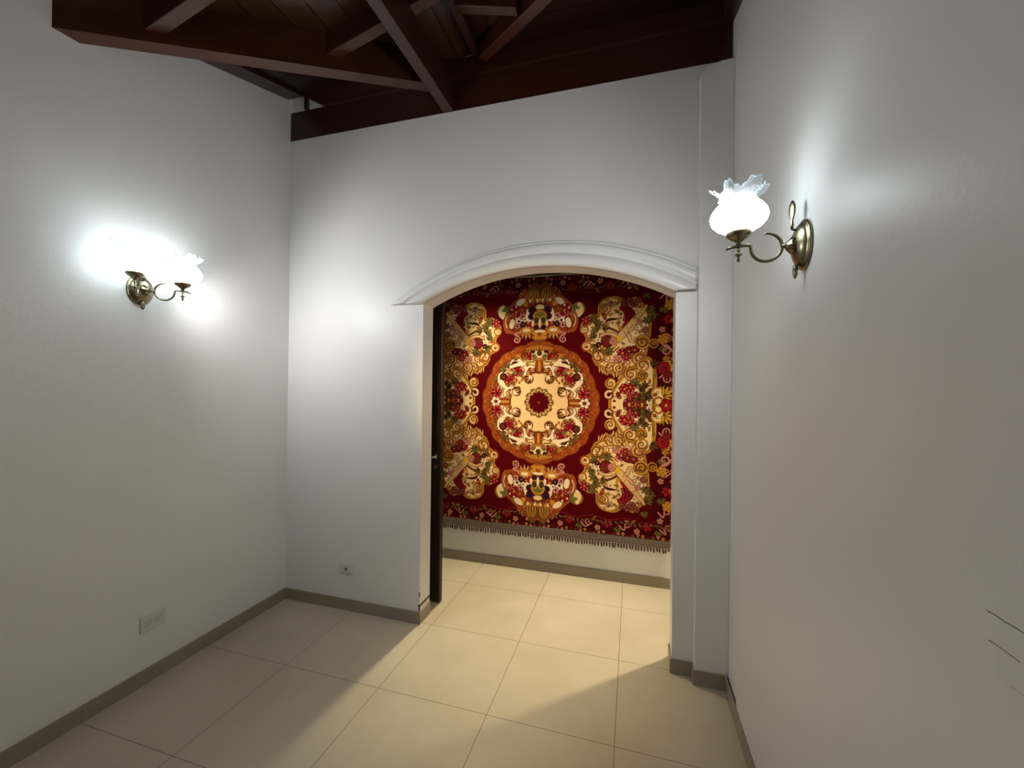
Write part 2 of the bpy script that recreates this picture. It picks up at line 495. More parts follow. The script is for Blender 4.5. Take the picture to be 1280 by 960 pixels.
# tie beam running towards the viewer
timber('tie_beam', (-1.175, YB - 0.006, 3.372), (-1.175, YN + 0.01, 3.372), 0.07, 0.20, M['wood_y'], 'long dark beam running from the arched wall overhead towards the viewer')
# rafters of the left slope
for (x, y, zb, lab) in ((-2.19, 1.412, 3.25, 'glossy red-brown rafter rising from the diagonal beam, nearest the left wall'),
                        (-1.627, 1.95, 3.43, 'short rafter rising behind the long beam, between diagonal beam and ridge')):
    x0 = x - 0.03
    timber('rafter', (x0, y, zb - 0.0083), (XRIDGE - 0.026, y, zb + SX * (XRIDGE - 0.026 - x)), 0.062, roof_x(x) - zb, M['wood_d'], lab, group='rafters under the sloping boards', cat='rafter')
# ridge board
timber('ridge_board', (XRIDGE, YB - 0.03, 3.665), (XRIDGE, YN + 0.01, 3.665), 0.05, 0.062, M['wood_y'], 'dark ridge board at the peak of the ceiling boards')
# right side: jack rafter and right hip
timber('rafter', (XRIDGE + 0.026, 2.063, 3.622), (-0.60, 2.063, 3.622 - SX * 0.344), 0.056, 0.10, M['wood_d'], 'short pale-lit rafter high right of the ridge, ending at the right diagonal', group='rafters under the sloping boards', cat='rafter')
timber('hip_rafter', (-0.922, 2.418, 3.611), (0.44, 1.218, 3.247), 0.062, 0.10, M['wood_d'], 'dark diagonal beam sloping from the ridge down to the right wall')
# rafters lying against the side walls
bm = prismbm([(XL + .001, 1.32, 3.317), (XL + .001, YB - .03, 3.452 + .304 * (YB - .03 - 1.763)), (XL + .001, YB - .03, roof_y(YB - .03) - .002), (XL + .001, 1.32, roof_y(1.32) - .002)], (0.13, 0, 0))
tag(obj('wall_rafter', bm, M['wood_y']), 'flat brown timber lying along the sloping top of the left wall', 'rafter')
bm = prismbm([(XR - .001, 1.34, 3.21), (XR - .001, YB - .005, 3.57), (XR - .001, YB - .005, roof_y(YB - .005) - .002), (XR - .001, 1.34, roof_y(1.34) - .002)], (-0.05, 0, 0))
tag(obj('wall_rafter', bm, M['wood_y']), 'dark timber lying along the sloping top of the right wall', 'rafter')
# dark boarding of the gable above the ring beam, small post in the white gap
bm = prismbm([(-2.155, YB - .004, up_z + .001), (XR - .052, YB - .004, up_z + .001), (XR - .052, YB - .004, roof_y(YB) - .006), (-2.34, YB - .004, roof_y(YB) - .006)], (0, -.020, 0))
struct('trim_3', bm, M['wood_x'])
tag(obj('post', boxbm(-2.312, -2.284, YB - .022, YB - .003, up_z, 3.672), M['wood_y']), 'tiny dark post standing on the ring beam in the white gap', 'post')
# timber at the top of the hall's far wall
tag(obj('hall_beam', boxbm(HL, HR, YF - .05, YF, 2.535, 2.84), M['wood_x']), 'dark timber along the hall wall just above the hanging tapestry', 'roof beam')

# ---------------------------------------------------------------- open door leaf behind the left jamb
door = empty('door_1', (-1.330, 2.752, 0.008), math.radians(180 - 7)); door['kind'] = 'structure'
bm = bmesh.new()
box(bm, 0, 0.76, -0.0, -0.038, 0.0, 2.22)
obj('door_leaf', bm, M['door'], door, bevel=0.006)
bm = bmesh.new()
# handle on the face turned to the room (local +y is towards the room after the turn)
lathe(bm, [(0.0, 0), (0.021, 0), (0.021, 0.006), (0.010, 0.010), (0.009, 0.040), (0, 0.042)], 20, close=False)
bmesh.ops.rotate(bm, verts=bm.verts[:], cent=(0, 0, 0), matrix=Matrix.Rotation(-math.pi / 2, 3, 'X'))
bmesh.ops.translate(bm, verts=bm.verts[:], vec=(0.052, 0.0, 1.055))
tube(bm, [(0.052, 0.036, 1.055), (0.075, 0.040, 1.055), (0.12, 0.040, 1.053), (0.16, 0.036, 1.050)], [0.0085, 0.0085, 0.008, 0.007], 12)
obj('lever_handle', bm, M['steel'], door, smooth=True)
bm = bmesh.new()
lathe(bm, [(0.0, 0), (0.017, 0), (0.017, 0.004), (0.006, 0.005), (0.0, 0.003)], 20, close=False)
bmesh.ops.rotate(bm, verts=bm.verts[:], cent=(0, 0, 0), matrix=Matrix.Rotation(-math.pi / 2, 3, 'X'))
bmesh.ops.translate(bm, verts=bm.verts[:], vec=(0.050, 0.0, 0.985))
obj('keyhole_plate', bm, M['steel'], door, smooth=True)

# ---------------------------------------------------------------- wall sconces
SHADE = [(0.030, 0.000), (0.046, 0.004), (0.066, 0.016), (0.079, 0.031), (0.083, 0.046), (0.079, 0.062), (0.068, 0.077), (0.055, 0.090), (0.047, 0.100), (0.045, 0.106),
         (0.048, 0.111), (0.055, 0.116), (0.062, 0.120), (0.067, 0.125), (0.070, 0.130)]


def scallop_shade(rim):
    def fn(i, th, r, z):
        t = max(0.0, (i + (9 if rim else 0) - 9) / 5.0)
        f = math.cos(6 * th)
        r2 = r + t * (0.012 * f + 0.004 * math.cos(18 * th))
        z2 = z + t * (0.013 * math.cos(6 * th + 1.1) + 0.004 * math.cos(24 * th))
        return r2, z2
    bm = bmesh.new(); lathe(bm, SHADE[9:] if rim else SHADE[:10], 144, fn=fn, close=False)
    if rim:     # rolled bead on the wavy lip
        tube(bm, [(lambda rz, th: (rz[0] * math.cos(th), rz[0] * math.sin(th), rz[1]))(fn(5, 2 * math.pi * k / 144, *SHADE[-1]), 2 * math.pi * k / 144) for k in range(145)], 0.0016, 6, caps=False)
    return bm


def arc_pts(c, r, a0, a1, n):
    return [(c[0] + r * math.cos(math.radians(a0 + (a1 - a0) * i / n)), c[1] + r * math.sin(math.radians(a0 + (a1 - a0) * i / n))) for i in range(n + 1)]


def sconce(loc, rz, arms, spread, label):
    root = empty('wall_sconce', loc, rz)
    tag(root, label, 'wall lamp', 'brass wall sconces')
    # oval domed backplate
    bm = bmesh.new(); rings = []
    for s, d in ((1.0, 0.001), (1.0, 0.006), (0.965, 0.010), (0.93, 0.009), (0.86, 0.016), (0.72, 0.024), (0.5, 0.031), (0.25, 0.034)):
        rings.append([bm.verts.new((d, 0.061 * s * math.cos(k * math.pi / 20), 0.077 * s * math.sin(k * math.pi / 20))) for k in range(40)])
    for a, b in zip(rings, rings[1:]):
        for k in range(40): bm.faces.new((a[k], a[(k + 1) % 40], b[(k + 1) % 40], b[k]))
    bm.faces.new(rings[0]); bm.faces.new(rings[-1])
    obj('backplate', bm, M['brass'], root, smooth=True)
    # rosette boss with petals
    bm = bmesh.new()
    lathe(bm, [(0.0, 0.030), (0.022, 0.031), (0.025, 0.036), (0.018, 0.042), (0.012, 0.050), (0.006, 0.054), (0.0, 0.055)], 24, close=False,
          fn=lambda i, th, r, z: (r * (1 + 0.14 * math.cos(8 * th)), z))
    bmesh.ops.rotate(bm, verts=bm.verts[:], cent=(0, 0, 0), matrix=Matrix.Rotation(math.pi / 2, 3, 'Y'))
    obj('rosette', bm, M['brass'], root, smooth=True)
    # leaf-shaped finial above, drop finial below
    bm = bmesh.new(); rings = []
    for z, wd, tk in ((0.050, .004, .004), (0.066, .005, .004), (0.078, .0045, .003), (0.088, .009, .003), (0.102, .0125, .0032), (0.118, .0125, .003), (0.130, .009, .0026), (0.139, .002, .001)):
        ring = []
        for k in range(12):
            a = k * math.pi / 6; q = Vector((tk * math.sin(a), wd * math.cos(a), 0)); q.rotate(Matrix.Rotation(math.radians(30), 3, 'Z'))
            ring.append(bm.verts.new((0.036 + q.x, q.y, z)))
        rings.append(ring)
    for a, b in zip(rings, rings[1:]):
        for k in range(12): bm.faces.new((a[k], a[(k + 1) % 12], b[(k + 1) % 12], b[k]))
    bm.faces.new(rings[0]); bm.faces.new(rings[-1])
    tube(bm, [(0.024, 0, 0.046), (0.034, 0, 0.050), (0.036, 0, 0.058)], 0.004, 8)
    obj('leaf_finial', bm, M['brass'], root, smooth=True)
    bm = bmesh.new(); rings = []
    for z, wd, tk in ((-0.060, .006, .006), (-0.072, .009, .007), (-0.086, .010, .007), (-0.096, .007, .005), (-0.102, .002, .002)):
        rings.append([bm.verts.new((0.026 + tk * math.sin(k * math.pi / 6), wd * math.cos(k * math.pi / 6), z)) for k in range(12)])
    for a, b in zip(rings, rings[1:]):
        for k in range(12): bm.faces.new((a[k], a[(k + 1) % 12], b[(k + 1) % 12], b[k]))
    bm.faces.new(rings[0]); bm.faces.new(rings[-1])
    obj('drop_finial', bm, M['brass'], root, smooth=True)
    for ang, (watt, aim) in zip(arms, spread):
        R3 = Matrix.Rotation(math.radians(ang), 3, 'Z')
        ca, sa = math.cos(math.radians(ang)), math.sin(math.radians(ang))
        # scrolled arm: open loop with a free end at the top, running under to a flat bar
        bm = bmesh.new()
        loop = [(a, 0, z) for a, z in arc_pts((0.105, 0.0), 0.043, 82, 362, 48)]
        bar = [(0.150, 0, 0.008), (0.155, 0, 0.0112), (0.170, 0, 0.0108), (0.195, 0, 0.009), (0.209, 0, 0.006), (0.219, 0, 0.001)]
        tube(bm, loop + bar, [0.0028 + 0.0022 * min(i / 9, 1) for i in range(49)] + [.005, .005, .005, .005, .0045, .003], 10)
        tube(bm, [(0.045, 0, 0.0), (0.050, 0, 0.001), (0.0635, 0, 0.001)], [0.011, 0.007, 0.006], 12)
        bmesh.ops.rotate(bm, verts=bm.verts[:], cent=(0, 0, 0), matrix=R3)
        obj('arm', bm, M['brass'], root, smooth=True)
        c = (0.183 * ca, 0.183 * sa, 0.0)
        bm = bmesh.new()
        lathe(bm, [(0.0, 0.010), (0.007, 0.010), (0.007, 0.018), (0.010, 0.024), (0.022, 0.032), (0.033, 0.040), (0.036, 0.046), (0.036, 0.058), (0.033, 0.058), (0.031, 0.048), (0.0, 0.040)], 30, c, close=False)
        obj('lamp_cup', bm, M['brass'], root, smooth=True)
        bm = bmesh.new()
        lathe(bm, [(0.0, 0.008), (0.005, 0.008), (0.004, -0.008), (0.004, -0.012), (0.011, -0.016), (0.010, -0.019), (0.004, -0.023), (0.004, -0.030), (0.006, -0.034), (0.003, -0.040), (0.0, -0.041)], 16, c, close=False)
        obj('cup_finial', bm, M['brass'], root, smooth=True)
        o = obj('glass_shade', scallop_shade(False), M['glass'], root, smooth=True, loc=(c[0], c[1], 0.056))
        obj('ruffled_rim', scallop_shade(True), M['clear'], o, smooth=True)
        o['label'] = 'frosted white glowing glass shade'
        bm = bmesh.new(); bmesh.ops.create_icosphere(bm, subdivisions=3, radius=0.022)
        bmesh.ops.scale(bm, verts=bm.verts[:], vec=(1, 1, 1.25))
        bu = obj('bulb', bm, M['bulb'], root, smooth=True, loc=(c[0], c[1], 0.092))
        ld = bpy.data.lights.new('bulb_light', 'POINT'); lo = bpy.data.objects.new('bulb_light', ld); COL.objects.link(lo)
        ld.energy = SCONCE_W; ld.color = SCONCE_COL; ld.shadow_soft_size = 0.028
        lo.parent = root; lo.location = (c[0], c[1], 0.152)
        ld = bpy.data.lights.new('bulb_light', 'SPOT'); lo = bpy.data.objects.new('bulb_light', ld); COL.objects.link(lo)  # extra wide spot added at the bulb, throws light away from its wall
        ld.energy = watt; ld.color = SPREAD_COL; ld.shadow_soft_size = 0.02; ld.spot_size = math.radians(179); ld.spot_blend = 1.0
        lo.parent = root; lo.location = (c[0], c[1], 0.142)
        lo.rotation_euler = Vector((math.cos(math.radians(aim)), math.sin(math.radians(aim)), -0.55 if aim > 30 else -0.36)).to_track_quat('-Z', 'Y').to_euler()
    return root


sconce((XL, 1.515, 2.060), 0, (37, -37), ((SCONCE_SPREAD_W * 1.22, 42), (SCONCE_SPREAD_W * 0.36, -20)), 'two-armed brass sconce with glowing glass shades on the left wall')
sconce((XR, 1.462, 2.034), math.pi, (0,), ((SCONCE_SPREAD_W * 0.94, -27),), 'single-armed brass sconce with ruffled glass shade on the right wall')

# ---------------------------------------------------------------- outlets
def outlet(loc, rz, wd, ht, sockets, label):
    r = empty('wall_outlet', loc, rz); tag(r, label, 'outlet')
    obj('cover_plate', boxbm(0.0005, 0.007, -wd / 2, wd / 2, -ht / 2, ht / 2), M['ivory'], r, bevel=0.003)
    for y, z, dark in sockets:
        o = obj('socket', boxbm(0.005, 0.0095, y - .016, y + .016, z - .017, z + .017), M['ivory_b'], r, bevel=0.003)
        bm = bmesh.new()
        if dark: box(bm, 0.008, 0.0101, y - .008, y + .008, z - .009, z + .009)
        else:
            for s in (-1, 1): box(bm, 0.008, 0.0101, y + s * .007 - .0015, y + s * .007 + .0015, z - .006, z + .006)
        obj('socket_slot', bm, M['black'] if dark else M['ivory_b'], o)
    return r


outlet((XL, 1.597, 0.316), 0, 0.124, 0.088, ((-.023, 0, False), (.023, 0, False)), 'ivory double outlet plate low on the left wall')
outlet((-1.915, YB, 0.290), -math.pi / 2, 0.108, 0.066, ((0.0, 0, True),), 'small white single outlet low on the wall left of the archway')

# ---------------------------------------------------------------- the tapestry
rng = random.Random(4)
RES = 0.0032
HU, HV = 1.09, 1.075
NU, NV = int(HU / RES), int(HV / RES)
def srgb(r, g, b): return tuple((c / 255 / 12.92 if c <= 10 else ((c / 255 + 0.055) / 1.055) ** 2.4) for c in (r, g, b))
C = dict(red=srgb(84, 0, 7), band=srgb(70, 4, 11), dark=srgb(58, 10, 14), brown=srgb(105, 48, 24), amber=srgb(158, 78, 28), gold=srgb(202, 140, 52), cream=srgb(240, 206, 150),
         flesh=srgb(228, 180, 122), pale=srgb(245, 222, 190), rose=srgb(158, 24, 34), drose=srgb(122, 26, 34), green=srgb(104, 106, 50), dgreen=srgb(62, 58, 34), blue=srgb(48, 24, 44),
         pink=srgb(206, 130, 120), dim=srgb(142, 76, 62), olive=srgb(132, 98, 40), yellow=srgb(232, 178, 40), rust=srgb(150, 58, 26))
can = np.empty((NV, NU, 3)); can[:] = C['red']
UU, VV = np.meshgrid((np.arange(NU) + 0.5) * RES, (np.arange(NV) + 0.5) * RES)


def win(u, v, r):
    a, b = max(int((u - r) / RES) - 1, 0), min(int((u + r) / RES) + 2, NU)
    c, d = max(int((v - r) / RES) - 1, 0), min(int((v + r) / RES) + 2, NV)
    return (slice(c, d), slice(a, b)) if b > a and d > c else None


def put(s, m, col): can[s][m] = C[col] if isinstance(col, str) else col


def disc(u, v, r, col, sx=1.0, sy=1.0, rot=0.0):
    s = win(u, v, r * max(sx, sy, 1))
    if s is None: return
    x, y = UU[s] - u, VV[s] - v; c, n = math.cos(rot), math.sin(rot)
    put(s, ((x * c + y * n) / sx) ** 2 + ((-x * n + y * c) / sy) ** 2 < r * r, col)


def stroke(pts, wd, col):
    """round-capped polyline with tapering widths"""
    n = len(pts); ws = wd if hasattr(wd, '__len__') else [wd] * n
    for i in range(n - 1):
        (a, b), (c, d) = pts[i], pts[i + 1]
        L = math.hypot(c - a, d - b); k = max(int(L / (RES * 0.7)), 1)
        for j in range(k + 1):
            f = j / k; disc(a + (c - a) * f, b + (d - b) * f, ws[i] + (ws[i + 1] - ws[i]) * f, col)


def smooth_pts(p, n=6):
    out = []
    for i in range(len(p) - 1):
        p0, p1, p2, p3 = p[max(i - 1, 0)], p[i], p[i + 1], p[min(i + 2, len(p) - 1)]
        for j in range(n):
            t = j / n
            out.append(tuple(0.5 * (2 * p1[k] + (p2[k] - p0[k]) * t + (2 * p0[k] - 5 * p1[k] + 4 * p2[k] - p3[k]) * t * t + (3 * p1[k] - p0[k] - 3 * p2[k] + p3[k]) * t ** 3) for k in (0, 1)))
    out.append(p[-1]); return out


def spiral(u, v, r, a0, turns, wd, col, tail=None):
    pts = []
    n = int(30 * abs(turns)) + 4
    for i in range(n + 1):
        t = i / n; rr = r * (1 - 0.85 * t); a = a0 + turns * 2 * math.pi * t
        pts.append((u + rr * math.cos(a), v + rr * math.sin(a)))
    if tail: pts = smooth_pts(list(tail) + [pts[0]], 6)[:-1] + pts
    stroke(pts, [wd * (1 - 0.4 * i / len(pts)) for i in range(len(pts))], col)


def scroll(u, v, r, a0, turns, fill='cream', rim='gold', tail=None):
    disc(u, v, r * 1.12, 'brown'); disc(u, v, r, rim); disc(u, v, r * 0.78, fill)
    spiral(u, v, r * 0.80, a0, turns, r * 0.13, 'brown'); spiral(u, v, r * 0.55, a0 + 0.5, turns * 0.7, r * 0.11, rim)


def flower(u, v, r, col='rose', heart='gold', petals=6, dk='dark', a0=0.0, tip=None):
    disc(u, v, r * 0.95, dk)
    for k in range(petals):
        a = a0 + k * 2 * math.pi / petals
        disc(u + 0.62 * r * math.cos(a), v + 0.62 * r * math.sin(a), r * 0.40, dk)
        disc(u + 0.62 * r * math.cos(a), v + 0.62 * r * math.sin(a), r * 0.32, col)
        if tip: disc(u + 0.78 * r * math.cos(a), v + 0.78 * r * math.sin(a), r * 0.13, tip)
    disc(u, v, r * 0.42, col); disc(u, v, r * 0.30, dk); disc(u, v, r * 0.20, heart)


def leaf(u, v, L, ang, col='green', wd=0.38, dk='dark', rib='gold'):
    c, s = math.cos(ang), math.sin(ang)
    pts = [(u + L * t * c, v + L * t * s) for t in (0, .25, .5, .75, 1)]
    w = [L * wd * k for k in (.25, .8, 1, .62, .08)]
    stroke(pts, [a / 2 + RES * 1.4 for a in w], dk); stroke(pts, [a / 2 for a in w], col)
    stroke([pts[0], pts[4]], RES * 0.6, rib)


def mleaf(u, v, L, ang, col='green', n=5, rib='gold'):
    for k in range(n): leaf(u, v, L * (1 - 0.14 * abs(k - n // 2)), ang + (k - n // 2) * 0.55, col, 0.34, rib=rib)


def poly_fill(pts, col):
    us = [p[0] for p in pts]; vs = [p[1] for p in pts]
    a, b = max(int(min(us) / RES) - 1, 0), min(int(max(us) / RES) + 2, NU); c, d = max(int(min(vs) / RES) - 1, 0), min(int(max(vs) / RES) + 2, NV)
    s = (slice(c, d), slice(a, b)); x, y = UU[s], VV[s]; m = np.zeros(x.shape, bool)
    n = len(pts); j = n - 1
    for i in range(n):
        xi, yi = pts[i]; xj, yj = pts[j]
        if yi != yj: m ^= ((yi > y) != (yj > y)) & (x < (xj - xi) * (y - yi) / (yj - yi) + xi)
        j = i
    put(s, m, col)


def blob(pts, col, rim, rw=0.012, dk='brown'):
    p = smooth_pts(list(pts) + [pts[0]], 8)
    stroke(p, rw * 1.35, dk); poly_fill(p, col); stroke(p, rw, rim); stroke(p, rw * 0.35, 'olive')


# --- border band -------------------------------------------------------
bandm = (UU > 0.935) | (VV > 0.925)
can[bandm] = C['band']
wave = (np.abs(VV - 0.925 - 0.012 * np.sin(UU * 24)) < 0.004) & (UU < 0.95)
can[wave] = C['drose']
def bflower(u, v, k):
    if k % 4 == 0: flower(u, v, 0.040, 'rose', 'drose', 5, 'dark', k)
    elif k % 4 == 1:
        mleaf(u, v - .02, 0.055, math.pi / 2 + 0.4 * (-1) ** k, 'green', 5, 'olive')
    elif k % 4 == 2:
        spiral(u, v, 0.032, 0.6 + k, 1.3 * (-1) ** k, 0.005, 'pink', tail=[(u - .06, v + .01), (u - .02, v + .045)])
        leaf(u + .03, v - .01, 0.05, -0.8, 'olive')
    else: flower(u, v, 0.026, 'pink', 'gold', 5, 'dark', k, 'gold')
for i in range(14): bflower(0.04 + i * 0.077, 0.985 + 0.022 * (-1) ** i, i + 1)
for i in range(12): bflower(1.005 + 0.022 * (-1) ** i, 0.05 + i * 0.078, i)
for i in range(28):
    u = 0.02 + i * 0.038; flower(u, 1.045 + 0.008 * math.sin(i * 1.7), 0.014, ('dim', 'pink', 'gold', 'drose')[i % 4], 'dark', 5, 'dark', i)
    flower(1.062 + 0.008 * math.sin(i * 1.7), u, 0.014, ('dim', 'gold', 'drose', 'pink')[i % 4], 'dark', 5, 'dark', i)
    leaf(u + .01, 0.945, 0.035, 0.7 + 0.6 * math.sin(i), ('green', 'dim', 'olive')[i % 3], rib='dim')
for u, v in ((1.04, 0.79), (1.03, 0.30), (0.99, 0.52)): flower(u, v, 0.045, 'gold', 'yellow', 6, 'brown', 0.3)
spiral(1.01, 0.43, 0.045, 2.0, -1.2, 0.007, 'pink', tail=[(1.06, 0.36), (1.065, 0.42)])
mleaf(0.99, 0.36, 0.07, -0.3, 'gold', 5, 'olive')

# --- corner cartouche with a reclining putto ----------------------------
def K(X, Y): return (0.311 + 0.000718 * X, 0.965 - 0.00079 * Y)
def KK(*a): return [K(x, y) for x, y in a]
blob(KK((265, 210), (320, 150), (450, 135), (560, 190), (650, 150), (735, 230), (800, 330), (800, 470), (790, 560), (760, 700), (730, 800), (610, 850), (520, 905), (400, 900), (330, 850), (230, 800), (195, 700), (100, 640), (130, 540), (70, 450), (80, 380), (170, 310), (250, 320)), 'cream', 'gold', 0.013)
disc(*K(385, 215), 0.085, 'gold', 1, .85); disc(*K(385, 215), 0.074, 'cream', 1, .85)
scroll(*K(325, 240), 0.040, 1.0, 1.6); spiral(*K(410, 205), 0.026, 0, 1.2, 0.006, 'olive'); spiral(*K(385, 290), 0.018, 2, 1.1, 0.005, 'olive')
for (x, y, r) in ((540, 225, .035), (590, 175, .032), (640, 200, .036), (520, 175, .02), (690, 165, .025)): flower(*K(x, y), r, 'dim', 'rose', 5, 'dark', x)
stroke(smooth_pts(KK((500, 240), (560, 290), (560, 380), (500, 470))), [.018] * 19, 'rose')
stroke(smooth_pts(KK((560, 240), (620, 300), (600, 350))), [.026] * 13, 'drose')
for i in range(5): stroke(smooth_pts(KK((520 + 20 * i, 250 + 8 * i), (535 + 18 * i, 310), (520 + 15 * i, 370))), .005, ('dark', 'rose')[i % 2])
stroke(smooth_pts(KK((320, 385), (370, 355), (460, 345), (510, 330))), [.004, .005, .006, .008, .010, .011, .012, .012, .011, .010, .009, .007, .005, .005, .004, .004, .003, .003, .003], 'dark')
stroke(smooth_pts(KK((470, 350), (480, 390), (470, 430), (500, 440), (480, 455))), .009, 'gold')
stroke(smooth_pts(KK((320, 425), (380, 445), (440, 470), (480, 495))), .010, 'brown')
# putto
def limb(pts, ws, col_in='flesh', edge=.0055):
    p = smooth_pts(pts, 6); w = np.interp(np.linspace(0, 1, len(p)), np.linspace(0, 1, len(ws)), ws)
    stroke(p, [a + edge for a in w], 'brown'); stroke(p, list(w), col_in)
limb(KK((770, 225), (735, 270), (690, 320), (650, 355)), (.007, .013, .017, .021))
limb(KK((690, 470), (655, 440), (660, 400), (625, 400)), (.008, .014, .017, .022))
limb(KK((270, 525), (330, 498), (400, 502), (455, 530)), (.006, .010, .011, .015))
limb(KK((640, 585), (605, 575), (590, 530), (560, 500)), (.006, .010, .012, .017))
limb(KK((640, 375), (600, 430), (550, 470), (510, 515), (490, 545)), (.026, .031, .026, .028, .020))
stroke(smooth_pts(KK((655, 410), (615, 425), (600, 455))), .003, 'brown'); stroke(smooth_pts(KK((560, 440), (580, 470), (575, 500))), .0025, 'rust')
stroke(smooth_pts(KK((530, 480), (550, 500), (545, 520))), .0025, 'rust')
disc(*K(478, 552), 0.024, 'yellow'); disc(*K(352, 580), 0.052, 'dark'); disc(*K(345, 575), 0.042, 'drose'); disc(*K(410, 572), 0.036, 'brown'); disc(*K(412, 572), 0.030, 'pink')
for x, y in ((398, 562), (425, 566), (410, 588)): disc(*K(x, y), .005, 'dark')
for i in range(7): spiral(*K(300 + 12 * i, 545 + 10 * (i % 3)), .014, i, 1.1, .0035, 'brown')
stroke(smooth_pts(KK((300, 665), (380, 665), (440, 630), (450, 585))), .010, 'gold'); stroke(smooth_pts(KK((310, 690), (400, 690), (480, 640))), .006, 'rust')
# foliage, flowers
for (x, y, a, L) in ((160, 330, -.4, .07), (220, 400, .4, .06), (240, 470, 2.5, .06), (300, 440, .2, .05), (200, 540, 2.0, .05), (220, 610, -2, .05), (760, 150, 1.2, .05), (790, 250, -.6, .06), (820, 330, .2, .05), (780, 400, 1.5, .06), (290, 720, .3, .07), (350, 690, .6, .06), (250, 700, 2.6, .05)):
    mleaf(*K(x, y), L, a, 'green' if (x + y) % 3 else 'dgreen', 5, 'olive')
for (x, y, r, c) in ((110, 360, .040, 'rose'), (720, 430, .036, 'pale'), (760, 470, .030, 'dim'), (700, 390, .026, 'pink'), (520, 700, .045, 'rose'), (590, 680, .042, 'drose'), (650, 670, .040, 'drose'), (470, 760, .038, 'pink'), (560, 745, .034, 'rose'), (620, 730, .028, 'dim'), (245, 565, .028, 'pale'), (255, 610, .024, 'dark')):
    flower(*K(x, y), r, c, 'gold', 6, 'dark', x * .1, 'pink' if c == 'rose' else None)
for (x, y, r) in ((90, 450, .034), (120, 625, .040), (240, 745, .040), (345, 750, .030)): disc(*K(x, y), r * 1.1, 'amber'); disc(*K(x, y), r * .75, 'cream'); spiral(*K(x, y), r * .6, 1, 1.2, .004, 'olive')
scroll(*K(735, 590), 0.055, 2.5, 1.4, 'olive'); scroll(*K(850, 605), 0.036, -1.0, 1.6, 'band')
scroll(*K(700, 760), 0.052, .5, 1.3, 'cream'); scroll(*K(395, 850), 0.044, 2.2, 1.4); scroll(*K(480, 850), 0.046, .8, -1.4); scroll(*K(250, 740), .046, 2.8, 1.2)
for (x, y, a) in ((285, 850, -1.2), (310, 870, -1.0), (335, 850, -.7), (500, 915, -1.2), (530, 890, -.8), (270, 830, -1.6)): leaf(*K(x, y), .05, a, 'gold', .25, 'brown', 'cream')
leaf(*K(590, 800), .07, -1.9, 'gold', .35, 'brown', 'cream')

# --- side cartouche -----------------------------------------------------
def S(X, Y): return (0.500 + 0.00072 * X, (490 - Y) * 0.00081)
def SSx(*a): return [S(x, y) for x, y in a]
blob(SSx((130, 520), (130, 440), (165, 350), (225, 265), (300, 170), (360, 130), (430, 130), (450, 60), (540, 40), (600, 180), (600, 350), (590, 520)), 'cream', 'gold', 0.012)
stroke(SSx((595, 560), (595, 200)), .014, 'olive'); stroke(SSx((610, 560), (605, 230)), .005, 'gold')
scroll(*S(128, 285), 0.042, 2.0, 1.4); scroll(*S(345, 190), 0.048, 1.0, 1.5); scroll(*S(470, 100), 0.046, 0.2, 1.4); scroll(*S(465, 210), .040, 2, 1.3, 'olive')
disc(*S(112, 400), .038, 'brown'); spiral(*S(112, 400), 0.034, 1.2, 1.2, .008, 'cream'); disc(*S(118, 395), .012, 'dark')
for (x, y, a) in ((170, 220, 1.9), (195, 215, 1.5), (210, 240, 1.0)): leaf(*S(x, y), .045, a, 'gold', .3, 'brown', 'cream')
for (x, y, r, c) in ((285, 335, .046, 'rose'), (345, 320, .040, 'rose'), (335, 482, .052, 'drose'), (405, 410, .044, 'drose'), (340, 400, .028, 'rose'), (470, 480, .046, 'brown'), (560, 390, .034, 'drose'), (400, 480, .030, 'rose'), (545, 460, .026, 'pale')):
    flower(*S(x, y), r, c, 'gold', 6, 'dark', x * .07, 'pink' if c != 'brown' else None)
for k in range(5): leaf(*S(232, 395), .034, 2.4 + k * .55, 'dark', .3, 'brown', 'rose')
for (x, y, a, L) in ((385, 300, 1.2, .06), (440, 340, .3, .06), (455, 395, -.2, .06), (500, 320, 1.6, .05), (500, 420, .6, .06), (530, 350, -.5, .05), (430, 450, 2.6, .04)): mleaf(*S(x, y), L, a, 'green' if x % 2 else 'dgreen', 5, 'olive')
disc(*S(640, 380), .052, 'gold'); disc(*S(635, 382), .042, 'cream'); disc(*S(640, 440), .030, 'amber'); disc(*S(640, 450), .022, 'cream')
mleaf(*S(690, 390), .085, .5, 'gold', 5, 'yellow'); flower(*S(720, 485), .046, 'rose', 'gold', 6, 'dark', .2)
flower(*S(690, 130), .052, 'rose', 'drose', 7, 'dark', .4); flower(*S(730, 190), .034, 'drose', 'rose', 6, 'dark', .4); mleaf(*S(570, 110), .06, .6, 'dgreen', 5, 'olive')

rng.seed(21)
cream_ = np.array(C['cream'])
for i in range(900):
    u, v = rng.uniform(.30, .96), rng.uniform(0, .90)
    c_ = can[min(int(v / RES), NV - 1), min(int(u / RES), NU - 1)]
    if np.allclose(c_, cream_) and rng.random() < .62:
        k = rng.random()
        if k < .55: spiral(u, v, rng.uniform(.007, .016), rng.uniform(0, 6), rng.choice((1.1, -1.1)), .003, rng.choice(('brown', 'olive', 'gold', 'rust')))
        elif k < .8: leaf(u, v, rng.uniform(.02, .04), rng.uniform(0, 6), rng.choice(('gold', 'olive', 'dgreen', 'amber')), .36, 'brown', 'gold')
        else: flower(u, v, rng.uniform(.010, .017), rng.choice(('drose', 'rose', 'pink', 'rust')), 'gold', 5, 'dark', u * 50)

